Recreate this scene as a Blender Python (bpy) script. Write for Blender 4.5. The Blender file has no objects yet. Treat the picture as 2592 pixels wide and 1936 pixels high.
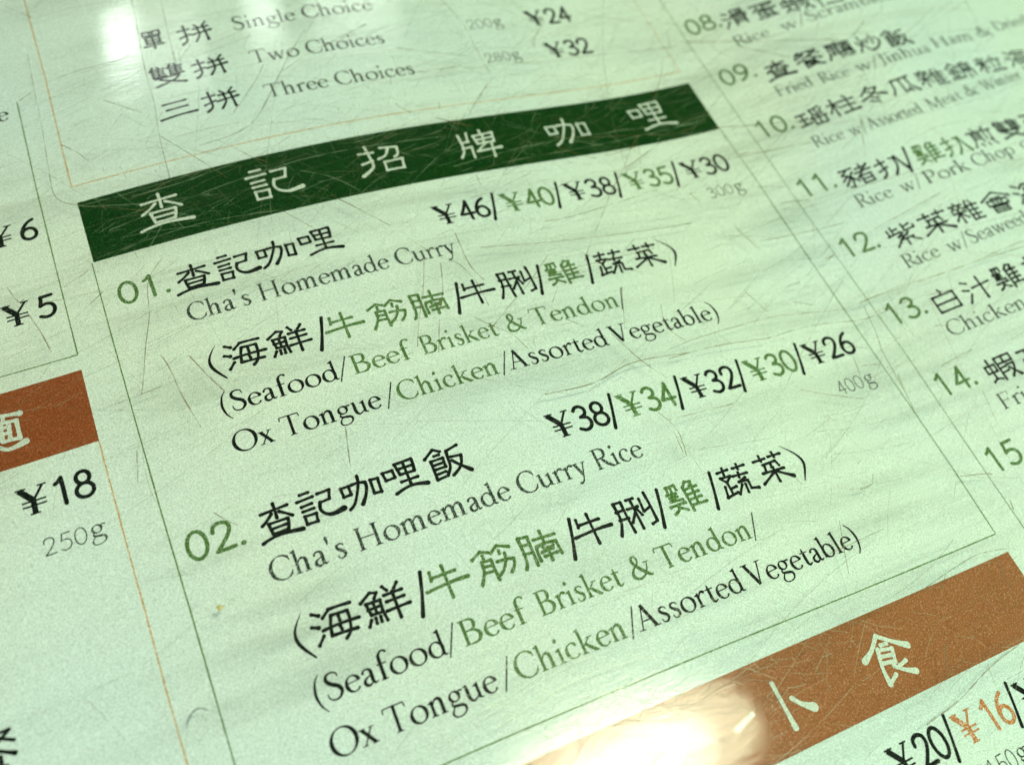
import bpy, math, random
from mathutils import Matrix, Vector
random.seed(7)
MM = 0.001                                   # everything below is laid out in millimetres on the menu sheet
D = bpy.data
scene = bpy.context.scene
coll = scene.collection

# ---------------------------------------------------------------- shape of the bowed sheet
BOW = [(0, 2, -0.76958), (1, 1, -0.45419), (2, 0, -5.64259), (0, 3, 0.07647), (1, 2, 0.46959), (2, 1, -1.11204),
       (3, 0, 3.30969), (0, 4, 0.55416), (1, 3, -0.02188), (2, 2, -0.79672), (3, 1, -0.59313), (4, 0, 3.22499)]
def soft(x, a, b, k=0.3):
    if x > b: return b + k * math.tanh((x - b) / k)
    if x < a: return a - k * math.tanh((a - x) / k)
    return x
def bow(u, v):
    U = soft((u - 50) / 60, -1.1, 0.95); W = soft((v - 60) / 60, -1.5, 0.9)
    return sum(c * U ** i * W ** j for i, j, c in BOW)
def lift(v):
    """height of the clear cover over the print: it sags a little towards the top of the menu"""
    if v >= 5: return 1.72
    if v >= -45: return 1.72 - 0.002 / 35 * (5 - v) ** 3 / 6
    return 0.3895 + 0.14 * math.exp((v + 45) * 0.51)
# ---------------------------------------------------------------- camera
R = Matrix(((0.894232, -0.398160, 0.204491), (0.237135, 0.808899, 0.538006), (-0.379625, -0.432610, 0.817761)))
cam_data = D.cameras.new('camera'); cam = D.objects.new('camera', cam_data); coll.objects.link(cam); scene.camera = cam
CAM = Vector((-1.88329, -100.75531, 100.69750))
cam.matrix_world = Matrix.Translation(CAM * MM) @ R.transposed().to_4x4()
cam_data.sensor_width = 36.0; cam_data.lens = 36.0 * 2400 / 2592
cam_data.clip_start = 0.005; cam_data.clip_end = 20
cam_data.dof.use_dof = True; cam_data.dof.focus_distance = 0.118; cam_data.dof.aperture_fstop = 19

# ---------------------------------------------------------------- light: a dim greenish dining room, its lamps and two added fills
scene.view_settings.view_transform = 'Standard'; scene.view_settings.look = 'None'
scene.view_settings.exposure = 0.0; scene.view_settings.gamma = 1.0
world = D.worlds.new('World'); scene.world = world; world.use_nodes = True
bg = world.node_tree.nodes['Background']; bg.inputs[0].default_value = (0.50, 0.90, 0.55, 1); bg.inputs[1].default_value = 0.12

def lamp(name, loc, X, Y, sx, sy, watts, color, shape='ELLIPSE'):
    """a ceiling lamp mirrored in the film; X, Y are the directions of its long and short side"""
    L = D.lights.new(name, 'AREA'); L.shape = shape; L.size = sx; L.size_y = sy; L.energy = watts; L.color = color
    o = D.objects.new(name, L); coll.objects.link(o)
    X = Vector(X).normalized(); Y = Vector(Y); Y = (Y - X * Y.dot(X)).normalized(); Z = X.cross(Y)
    m = Matrix((X, Y, Z)).transposed().to_4x4(); m.translation = loc; o.matrix_world = m
lamp('pendant_lamp', (0.2769, -0.0608, 0.868), (0.9638, -0.0034, -0.2667), (-0.0069, 0.9993, -0.0376), 0.51, 0.120, 3.6, (0.96, 1.0, 0.66))
lamp('pendant_bulb', (0.2894, -0.062, 0.8595), (0.9596, -0.0035, -0.2812), (-0.0071, 0.9993, -0.0365), 0.305, 0.062, 1.3, (1.0, 1.0, 0.80))
lamp('ceiling_spot', (-0.394, 2.3363, 1.8715), (0.9153, -0.1441, 0.3761), (0.3793, 0.6225, -0.6846), 0.198, 0.026, 1.05, (0.9, 1.0, 0.92))
lamp('ceiling_spot', (0.3323, 2.2413, 2.0069), (0.9876, -0.1552, 0.0244), (0.1217, 0.6578, -0.7432), 0.241, 0.030, 0.65, (0.9, 1.0, 0.92))
lamp('ceiling_spot', (-0.16, 2.2749, 1.9711), (0.9579, -0.1421, 0.2493), (0.2807, 0.6445, -0.7112), 0.301, 0.057, 0.55, (0.9, 1.0, 0.9), 'RECTANGLE')
lamp('ceiling_spot', (0.8044, 2.1652, 1.9697), (0.9677, -0.1906, -0.1649), (0.0077, 0.6762, -0.7367), 0.511, 0.037, 0.8, (0.95, 1.0, 0.88))
# added unseen fill lights well away from the mirror direction: they only light the paper
def soft_lamp(name, loc, size, watts, color):
    L = D.lights.new(name, 'AREA'); L.shape = 'SQUARE'; L.size = size; L.energy = watts; L.color = color
    o = D.objects.new(name, L); coll.objects.link(o); o.location = loc
    o.rotation_euler = (Vector((0.05, -0.05, 0)) - Vector(loc)).to_track_quat('-Z', 'Y').to_euler()
soft_lamp('fill_light', (0.35, -0.35, 0.30), 0.12, 1.55, (0.60, 1.0, 0.74))
soft_lamp('fill_light', (-0.35, -0.30, 0.35), 0.12, 1.05, (1.0, 0.80, 1.0))

# ---------------------------------------------------------------- materials
def mat(name):
    m = D.materials.new(name); m.use_nodes = True; nt = m.node_tree; nt.nodes.clear()
    out = nt.nodes.new('ShaderNodeOutputMaterial'); return m, nt, out
def N(nt, t, **kw):
    n = nt.nodes.new(t)
    for k, v in kw.items():
        if isinstance(k, str) and k.startswith('i_'): n.inputs[int(k[2:])].default_value = v
        else: setattr(n, k, v)
    return n
def noise(nt, scale, detail=2.0, rough=.5, vec=None, loc=None, sc=None, rotz=0):
    tc = N(nt, 'ShaderNodeTexCoord'); mp = N(nt, 'ShaderNodeMapping')
    nt.links.new(tc.outputs['Object'], mp.inputs[0])
    if sc: mp.inputs['Scale'].default_value = sc
    mp.inputs['Rotation'].default_value = (0, 0, rotz)
    n = N(nt, 'ShaderNodeTexNoise'); n.inputs['Scale'].default_value = scale; n.inputs['Detail'].default_value = detail
    n.inputs['Roughness'].default_value = rough; nt.links.new(mp.outputs[0], n.inputs['Vector']); return n
def ramp(nt, src, stops):
    r = N(nt, 'ShaderNodeValToRGB'); nt.links.new(src, r.inputs[0]); e = r.color_ramp.elements
    for i, (p, c) in enumerate(stops):
        if i > 1: e.new(p)
        e[i].position = p; e[i].color = c if len(c) == 4 else (*c, 1)
    return r
def grey(v): return (v, v, v, 1)
def mixc(nt, fac, a, b, mode='MIX'):
    m = N(nt, 'ShaderNodeMix', data_type='RGBA', blend_type=mode)
    for k, s in ((0, fac), (6, a), (7, b)):
        if hasattr(s, 'links'): nt.links.new(s, m.inputs[k])
        else: m.inputs[k].default_value = s
    return m.outputs[2]

def print_mat(name, col, grain=0.5, gaps=0.0, paper=(0.66, 0.77, 0.68)):
    """ink (or bare paper) with print grain; gaps = share of pinholes where the paper shows"""
    m, nt, out = mat(name); L = nt.links
    b = N(nt, 'ShaderNodeBsdfPrincipled'); b.inputs['Roughness'].default_value = 0.75; b.inputs['Specular IOR Level'].default_value = 0.05
    n1 = noise(nt, 5600, 1.0); n2 = noise(nt, 4300, 1.5)
    c = tuple(col) + (1,)
    k = grain
    g1 = ramp(nt, n1.outputs[0], [(0.30, grey(1 - k)), (0.70, grey(1 + k))])
    o = mixc(nt, 1.0, c, g1.outputs[0], 'MULTIPLY')
    g2 = ramp(nt, n2.outputs[1], [(0.30, (1 - k * .6, 1 - k * .25, 1 - k * .6, 1)), (0.70, (1 + k * .6, 1 + k * .25, 1 + k * .6, 1))])
    tint = N(nt, 'ShaderNodeMix', data_type='RGBA', blend_type='MULTIPLY'); tint.inputs[0].default_value = 0.6
    L.new(o, tint.inputs[6]); L.new(g2.outputs[0], tint.inputs[7]); o = tint.outputs[2]
    if gaps:
        n3 = noise(nt, 5600, 2.0)
        g3 = ramp(nt, n3.outputs[0], [(0.60 - gaps * .3, grey(0)), (0.74 - gaps * .2, grey(min(1, gaps * 2)))])
        o = mixc(nt, g3.outputs[0], o, tuple(paper) + (1,))
    if name == 'menu_paper':           # the stock is unevenly yellowed
        n4 = noise(nt, 16, 2.0); g4 = ramp(nt, n4.outputs[0], [(0.35, (0.96, 1.0, 1.05, 1)), (0.65, (1.02, 1.0, 0.95, 1))])
        o = mixc(nt, 1.0, o, g4.outputs[0], 'MULTIPLY')
    L.new(o, b.inputs['Base Color']); L.new(b.outputs[0], out.inputs[0]); return m

M = {}
M['paper'] = print_mat('menu_paper', (0.66, 0.77, 0.68), 0.19)
M['black'] = print_mat('black_ink', (0.004, 0.007, 0.005), 0.3, 0.06)
M['grey'] = print_mat('thin_black_ink', (0.025, 0.038, 0.028), 0.3, 0.25)
M['green'] = print_mat('green_ink', (0.075, 0.170, 0.032), 0.3, 0.22)
M['line'] = print_mat('fine_green_rule_ink', (0.11, 0.21, 0.05), 0.3, 0.25)
M['oline'] = print_mat('fine_orange_rule_ink', (0.60, 0.33, 0.09), 0.3, 0.35)
M['band'] = print_mat('dark_green_ink', (0.001, 0.038, 0.001), 0.7, 0.03)
M['oband'] = print_mat('rust_orange_ink', (0.27, 0.070, 0.018), 0.3, 0.06)
M['tband'] = print_mat('tan_orange_ink', (0.33, 0.122, 0.042), 0.28, 0.10)
M['orange'] = print_mat('orange_ink', (0.55, 0.19, 0.04), 0.3, 0.30)
M['pale'] = print_mat('unprinted_lettering', (0.60, 0.68, 0.56), 0.25, 0.0)

# clear film: dark streaks painted in for its wavy reflections, a sharp and a hazy mirror lobe
m, nt, out = mat('scuffed_clear_film'); L = nt.links
tr = N(nt, 'ShaderNodeBsdfTransparent')
warp_streak = noise(nt, 95, 7.0, 0.70, sc=(0.16, 3.4, 1), rotz=0.08); warp_streak.inputs['Distortion'].default_value = 0.5
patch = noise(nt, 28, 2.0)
sm = ramp(nt, warp_streak.outputs[0], [(0.47, grey(0)), (0.74, grey(0.26))])
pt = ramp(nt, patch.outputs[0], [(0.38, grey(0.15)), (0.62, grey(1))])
streakfac = mixc(nt, 1.0, sm.outputs[0], pt.outputs[0], 'MULTIPLY')
streak_shade = N(nt, 'ShaderNodeBsdfDiffuse'); streak_shade.inputs[0].default_value = (0.055, 0.075, 0.035, 1)
mx1 = N(nt, 'ShaderNodeMixShader'); L.new(streakfac, mx1.inputs[0]); L.new(tr.outputs[0], mx1.inputs[1]); L.new(streak_shade.outputs[0], mx1.inputs[2])
bn = noise(nt, 70, 3.0, sc=(0.5, 1.6, 1)); bf = noise(nt, 1500, 3.0, sc=(0.25, 1.5, 1), rotz=0.25)
bf2 = noise(nt, 1300, 3.0, sc=(0.2, 1.5, 1), rotz=1.1)
b1 = N(nt, 'ShaderNodeBump'); b1.inputs['Strength'].default_value = 0.02; b1.inputs['Distance'].default_value = 0.0012; L.new(bn.outputs[0], b1.inputs['Height'])
ad = N(nt, 'ShaderNodeMath', operation='MAXIMUM'); L.new(bf.outputs[0], ad.inputs[0]); L.new(bf2.outputs[0], ad.inputs[1])
b2 = N(nt, 'ShaderNodeBump'); b2.inputs['Strength'].default_value = 0.30; b2.inputs['Distance'].default_value = 0.00006
L.new(ad.outputs[0], b2.inputs['Height']); L.new(b1.outputs[0], b2.inputs['Normal'])
b3 = N(nt, 'ShaderNodeBump'); b3.inputs['Strength'].default_value = 0.09; b3.inputs['Distance'].default_value = 0.00006
L.new(ad.outputs[0], b3.inputs['Height']); L.new(b1.outputs[0], b3.inputs['Normal'])
gl = N(nt, 'ShaderNodeBsdfGlossy'); gl.inputs['Roughness'].default_value = 0.08; L.new(b3.outputs[0], gl.inputs['Normal'])
gh = N(nt, 'ShaderNodeBsdfGlossy'); gh.inputs['Roughness'].default_value = 0.30; L.new(b2.outputs[0], gh.inputs['Normal'])
gm = N(nt, 'ShaderNodeMixShader'); gm.inputs[0].default_value = 0.15; L.new(gl.outputs[0], gm.inputs[1]); L.new(gh.outputs[0], gm.inputs[2])
fr = N(nt, 'ShaderNodeFresnel'); geo = N(nt, 'ShaderNodeNewGeometry')       # a thin film: the same 1.5 from either side
ir = N(nt, 'ShaderNodeMapRange'); ir.inputs['To Min'].default_value = 1.5; ir.inputs['To Max'].default_value = 1 / 1.5
L.new(geo.outputs['Backfacing'], ir.inputs[0]); L.new(ir.outputs[0], fr.inputs[0])
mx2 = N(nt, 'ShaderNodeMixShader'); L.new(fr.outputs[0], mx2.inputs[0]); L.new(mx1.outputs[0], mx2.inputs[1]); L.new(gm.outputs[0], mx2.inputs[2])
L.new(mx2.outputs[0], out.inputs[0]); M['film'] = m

def scratch_mat(name, amount, col, shine=0.12):
    m, nt, out = mat(name); L = nt.links
    tr = N(nt, 'ShaderNodeBsdfTransparent'); df = N(nt, 'ShaderNodeBsdfDiffuse'); df.inputs[0].default_value = (*col, 1)
    gl = N(nt, 'ShaderNodeBsdfGlossy'); gl.inputs['Roughness'].default_value = 0.38; gl.inputs[0].default_value = (.5, .5, .5, 1)
    a = N(nt, 'ShaderNodeMixShader'); a.inputs[0].default_value = shine; L.new(df.outputs[0], a.inputs[1]); L.new(gl.outputs[0], a.inputs[2])
    n = noise(nt, 420, 3.0); r = ramp(nt, n.outputs[0], [(0.33, grey(amount * .15)), (0.56, grey(amount))])
    mx = N(nt, 'ShaderNodeMixShader'); L.new(r.outputs[0], mx.inputs[0]); L.new(tr.outputs[0], mx.inputs[1]); L.new(a.outputs[0], mx.inputs[2])
    L.new(mx.outputs[0], out.inputs[0]); return m
M['scratch'] = scratch_mat('dirty_scratch', 0.72, (0.17, 0.12, 0.045))
M['pale_scratch'] = scratch_mat('pale_scratch', 0.34, (0.40, 0.56, 0.32), 0.3)
M['hairline'] = scratch_mat('hairline_scratch', 0.46, (0.18, 0.17, 0.08))

m, nt, out = mat('table_laminate'); b = N(nt, 'ShaderNodeBsdfPrincipled'); b.inputs['Roughness'].default_value = 0.45
n = noise(nt, 12, 5.0, sc=(1, 6, 1)); r = ramp(nt, n.outputs[0], [(0.3, (0.16, 0.09, 0.045, 1)), (0.7, (0.24, 0.145, 0.075, 1))])
nt.links.new(r.outputs[0], b.inputs['Base Color']); nt.links.new(b.outputs[0], out.inputs[0]); M['table'] = m
m, nt, out = mat('dark_hair'); b = N(nt, 'ShaderNodeBsdfPrincipled'); n = noise(nt, 900); r = ramp(nt, n.outputs[0], [(0.3, (0.05, 0.06, 0.06, 1)), (0.7, (0.12, 0.13, 0.12, 1))])
nt.links.new(r.outputs[0], b.inputs['Base Color']); nt.links.new(b.outputs[0], out.inputs[0]); M['hair'] = m
m, nt, out = mat('dried_sauce'); b = N(nt, 'ShaderNodeBsdfPrincipled'); n = noise(nt, 2500); r = ramp(nt, n.outputs[0], [(0.3, (0.42, 0.36, 0.10, 1)), (0.7, (0.55, 0.48, 0.20, 1))])
b.inputs['Roughness'].default_value = 0.4; nt.links.new(r.outputs[0], b.inputs['Base Color']); nt.links.new(b.outputs[0], out.inputs[0]); M['sauce'] = m

# ---------------------------------------------------------------- objects
def link(name, verts, faces, material, parent=None, label=None, kind=None, category=None, group=None, smooth=False):
    me = D.meshes.new(name); me.from_pydata([(x * MM, y * MM, z * MM) for x, y, z in verts], [], faces); me.materials.append(material)
    if smooth: me.polygons.foreach_set('use_smooth', [True] * len(me.polygons))
    me.update()
    o = D.objects.new(name, me); coll.objects.link(o)
    if parent: o.parent = parent
    for k, v in (('label', label), ('kind', kind), ('category', category), ('group', group)):
        if v: o[k] = v
    return o
def slab(u0, u1, v0, v1, nu, nv, top, thick):
    """a thin bowed sheet, closed, its upper face `top` mm above the bow"""
    vs, fs = [], []
    for t in (top, top - thick):
        for j in range(nv + 1):
            for i in range(nu + 1):
                u = u0 + (u1 - u0) * i / nu; v = v0 + (v1 - v0) * j / nv; vs.append((u, -v, bow(u, v) + t))
    W = nu + 1; K = W * (nv + 1)
    for j in range(nv):
        for i in range(nu):
            a = j * W + i; fs.append((a, a + W, a + W + 1, a + 1)); fs.append((K + a, K + a + 1, K + a + W + 1, K + a + W))
    rim = [i for i in range(W)] + [j * W + nu for j in range(1, nv + 1)] + [nv * W + i for i in range(nu - 1, -1, -1)] + [j * W for j in range(nv - 1, 0, -1)]
    for a, b in zip(rim, rim[1:] + rim[:1]): fs.append((a, b, K + b, K + a))
    return vs, fs

menu = D.objects.new('menu', None); coll.objects.link(menu); menu.location = (0, 0, 0)
menu['label'] = 'green tinted laminated curry house menu sheet with scuffed clear film'; menu['category'] = 'menu'
vs, fs = slab(-44, 200, -62, 128, 150, 120, 0.0, 0.25); link('printed_sheet', vs, fs, M['paper'], menu, smooth=False)
vs, fs = slab(-46, 202, -64, 130, 150, 194, 0.0, 0.02)
# the cover is one smooth clear skin
n_ = 151 * 195
fs = [f for f in fs if max(f) < n_]; vs = [(x, y, z + lift(-y)) for x, y, z in vs[:n_]]
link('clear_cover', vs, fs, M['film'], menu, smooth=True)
# the table under it
tv = [(x, y, z) for z in (-26, -46) for x, y in ((-500, -500), (700, -500), (700, 500), (-500, 500))]
link('table_top', tv, [(0, 1, 2, 3), (7, 6, 5, 4), (0, 4, 5, 1), (1, 5, 6, 2), (2, 6, 7, 3), (3, 7, 4, 0)], M['table'], kind='structure')

# ---------------------------------------------------------------- pen strokes
def catmull(P, seg):
    if len(P) < 3: return P
    Q = [P[0]] + P + [P[-1]]; o = []
    for i in range(1, len(Q) - 2):
        a, b, c, d = Q[i - 1], Q[i], Q[i + 1], Q[i + 2]
        for s in range(seg):
            t = s / seg
            o.append(tuple(.5 * (2 * b[k] + (c[k] - a[k]) * t + (2 * a[k] - 5 * b[k] + 4 * c[k] - d[k]) * t * t + (3 * b[k] - a[k] - 3 * c[k] + d[k]) * t ** 3) for k in range(len(b))))
    o.append(P[-1]); return o
class Ink:
    on_cover = False
    """collects strokes laid on the sheet, in sheet millimetres (x right, y up = -v)"""
    def __init__(s, z=0.02): s.v = []; s.f = []; s.z = z; s.n = 0
    def put(s, pts):
        z = s.z + 0.0008 * (s.n % 40); b = len(s.v)
        s.v += [(x, y, bow(x, -y) + z + (lift(-y) if s.on_cover else 0)) for x, y in pts]; return b
    def poly(s, pts):
        b = s.put(pts); s.f.append(tuple(range(b, b + len(pts)))); s.n += 1
    def stroke(s, P, round_=True, seg=5):
        """P: (x, y, width)"""
        if len(P) == 2: pass
        P = catmull(P, seg); n = len(P); Lf, Rt = [], []
        for i, (x, y, w) in enumerate(P):
            a = P[max(0, i - 1)]; c = P[min(n - 1, i + 1)]; dx, dy = c[0] - a[0], c[1] - a[1]; l = math.hypot(dx, dy) or 1
            nx, ny = -dy / l * w / 2, dx / l * w / 2; Lf.append((x + nx, y + ny)); Rt.append((x - nx, y - ny))
        b = s.put(Lf + Rt)
        for i in range(n - 1): s.f.append((b + i, b + n + i, b + n + i + 1, b + i + 1))
        if round_:
            for (e, q) in ((0, 1), (n - 1, n - 2)):
                x, y, w = P[e]; a0 = math.atan2(y - P[q][1], x - P[q][0])
                cap = [(x + w / 2 * math.cos(a0 + t * math.pi / 6), y + w / 2 * math.sin(a0 + t * math.pi / 6)) for t in range(-3, 4)]
                bb = s.put(cap); s.f.append(tuple(range(bb, bb + 7)))
        s.n += 1
    def build(s, name, material, parent, label=None, kind=None):
        return link(name, s.v, s.f, material, parent, label, kind)

def brush(ink, pts, w0, f=1.0):
    """one brush stroke: split at sharp corners, thicker at its ends"""
    runs = [[pts[0]]]
    for i in range(1, len(pts)):
        runs[-1].append(pts[i])
        if i < len(pts) - 1:
            ax, ay = pts[i][0] - pts[i - 1][0], pts[i][1] - pts[i - 1][1]; bx, by = pts[i + 1][0] - pts[i][0], pts[i + 1][1] - pts[i][1]
            d = abs(math.degrees(math.atan2(ax * by - ay * bx, ax * bx + ay * by)))
            if d > 52: runs.append([pts[i]])
    for k, r in enumerate(runs):
        n = len(r)
        if n == 2:
            (x0, y0), (x1, y1) = r; r = [(x0, y0), ((x0 * .75 + x1 * .25), (y0 * .75 + y1 * .25)), ((x0 * .25 + x1 * .75), (y0 * .25 + y1 * .75)), (x1, y1)]; n = 4
        W = []
        for i in range(n):
            t = i / (n - 1); w = w0 * (1.12 - .26 * math.sin(math.pi * t)) * (1 + random.uniform(-.05, .05))
            if k == len(runs) - 1: w *= 1 + (f - 1) * t ** 1.6
            W.append(w)
        ink.stroke([(x, y, w) for (x, y), w in zip(r, W)], True, 4)

# ---------------------------------------------------------------- Chinese characters as brush strokes
# TR: strokes in 1/100 mm on the sheet (x right, y up); GR: strokes on a 100 x 100 grid, y down
TR = {}
for row in """查|65,353 378,367;229,440 231,342 229,253;182,320 116,257 48,209;273,319 338,272 401,219;120,208 342,205;120,208 127,137 140,71;342,205 337,142 312,73;140,71 315,75;129,136 320,141;0,0 97,28 245,42 466,15*1.35
記|54,386 154,389;0,309 188,319;32,233 157,240;31,171 161,173;36,107 170,103 158,0;36,107 35,5 162,2;248,331 393,336 363,223 248,214;249,218 229,135 263,66 349,26 487,49*1.6
咖|0,293 95,293 96,185;0,293 6,177 94,179;127,295 211,299 293,278 293,217 254,118 185,17*1.2;228,386 215,290 156,155 95,51 28,0;359,283 449,274 439,90;359,283 354,101 441,94
哩|0,310 123,309 127,212;0,310 14,203 122,207;172,372 388,382 390,307 375,224;172,372 197,223 376,219;186,300 383,298;277,370 279,54;181,127 386,131;76,0 200,37 321,46 473,12*1.35
飯|0,309 135,404;135,404 213,354;123,315 185,318;61,258 217,262 210,140;61,258 55,1;64,197 209,200;67,137 213,139;96,72 188,78;55,1 195,17;287,335 440,373;287,335 275,219 263,119 206,35;312,243 443,228 411,126 353,57 262,0;312,191 386,105 494,0*1.4
海|38,387 102,349*1.2;0,248 67,220*1.3;94,113 22,30;231,378 137,306;220,377 339,375 463,366;229,303 411,293 410,189 379,64 314,0;229,303 196,196 179,83;179,83 307,77 461,65;105,171 276,181 508,172;304,267 305,220;290,158 298,115
鮮|128,384 0,305;128,384 198,361 157,307;50,273 210,268 201,130;50,273 70,137 201,130;128,271 135,134;53,202 205,205;52,86 13,21;103,89 100,32;159,89 155,33;210,92 219,24;280,401 316,344;448,394 400,341;266,299 476,299;272,219 476,221;247,118 514,123;367,312 367,0
牛|98,363 88,263;98,287 381,290;256,393 254,0;0,153 114,162 317,174 500,171*1.2
筋|0,323 123,386;123,386 209,349;134,332 134,297;239,328 336,393;336,393 468,334*1.2;339,331 336,292;99,260 212,253 211,159 216,0;95,262 86,147 2,3;93,199 208,185;81,124 207,116;270,206 376,202 471,182 448,101 386,34;393,276 378,196 309,93 246,47
腩|46,382 162,371 157,194 149,0;46,382 47,193 35,67 0,0;52,283 152,272;43,174 145,167;218,305 494,294;332,388 332,222;221,211 343,224 474,208;221,211 206,146 205,35;474,208 484,45;295,185 302,146;420,170 377,155;258,127 404,135;272,71 436,73;347,166 341,1
脷|79,421 183,419 180,198 188,0;79,421 83,199 0,9;67,306 175,310;66,197 194,193;263,417 362,417;227,301 374,300;316,408 316,12;299,222 216,123;349,269 382,178;436,385 425,212 536,248;534,442 540,255 534,49 456,28
雞|54,387 186,392;62,357 53,310;118,364 113,316;188,367 190,325;23,287 157,282 47,239 155,234;155,234 37,193 210,179;0,127 226,133;114,133 91,63 16,22;121,85 211,32;307,346 351,391 429,375 389,321;287,327 287,0;295,289 482,300;297,215 479,226;293,143 482,151;292,67 519,66;416,337 391,73
蔬|35,361 205,369;137,407 119,318;285,363 474,367;368,407 358,332;42,282 202,276 103,204 40,279;103,204 102,28;45,155 8,8;0,10 181,38;108,110 205,119;229,260 456,252;331,289 315,225;396,201 269,163 412,154;298,120 198,7;349,113 332,0;409,120 403,38 509,14*1.3
菜|17,355 211,359;141,415 138,337;274,367 475,365;361,412 363,341;129,278 347,289;146,247 134,199;251,260 241,216;354,256 367,217;66,167 415,159;259,214 250,0;226,137 0,24;273,149 382,81 492,14*1.4
招|68,436 282,423;193,559 207,329 192,137 0,0*1.2;58,228 225,263;410,490 664,458 641,321 572,266;527,462 446,325 324,277;390,198 670,214 641,38;390,198 373,35 645,32
牌|102,537 101,292 70,171 0,71;251,560 213,373;103,369 225,378;81,245 238,265;232,266 204,41;481,582 479,503;337,478 674,506 642,315;337,478 355,306 635,312;348,385 654,413;502,486 462,298;299,150 703,174*1.3;585,300 536,0;510,315 347,191
食|336,552 174,422 0,340*1.4;336,552 501,432 694,312*1.4;333,432 420,427;254,394 456,348 400,202;256,403 179,194 159,0*1.2;235,318 429,280;214,239 404,207;159,0 307,68;548,166 433,141;345,166 463,77 600,10*1.4
小|666,513 669,0*1.3;806,288 893,189 1017,108*1.8;251,308 0,229*1.1
麵|79,483 353,439*1.3;166,461 162,373;127,377 304,354 309,99;127,377 117,129;124,115 300,103;214,359 204,118;142,300 213,296;144,218 208,214;0,118 133,3 239,0 361,32*1.5""".split('\n'):
    n, s = row.split('|'); st = []
    for q in s.split(';'):
        f = 1.0
        if '*' in q: q, f = q.split('*'); f = float(f)
        st.append(([tuple(int(c) / 100 for c in p.split(',')) for p in q.split()], f))
    w = max(p[0] for a, _ in st for p in a); h = max(p[1] for a, _ in st for p in a); TR[n] = (w, h, st)
PARTS = {
'手': '0,26 36,22;20,2 22,50 20,80 4,96*1.2;2,62 34,50',
'隹': '30,0 8,34;20,24 20,100;24,26 96,26;24,50 88,50;24,74 88,74;20,98 98,98;58,26 58,98;56,4 66,20',
'又': '10,8 84,8 66,50 8,98;24,26 60,66 98,98*1.3',
'水': '10,8 26,18;2,40 20,48;22,66 4,98'}
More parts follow.
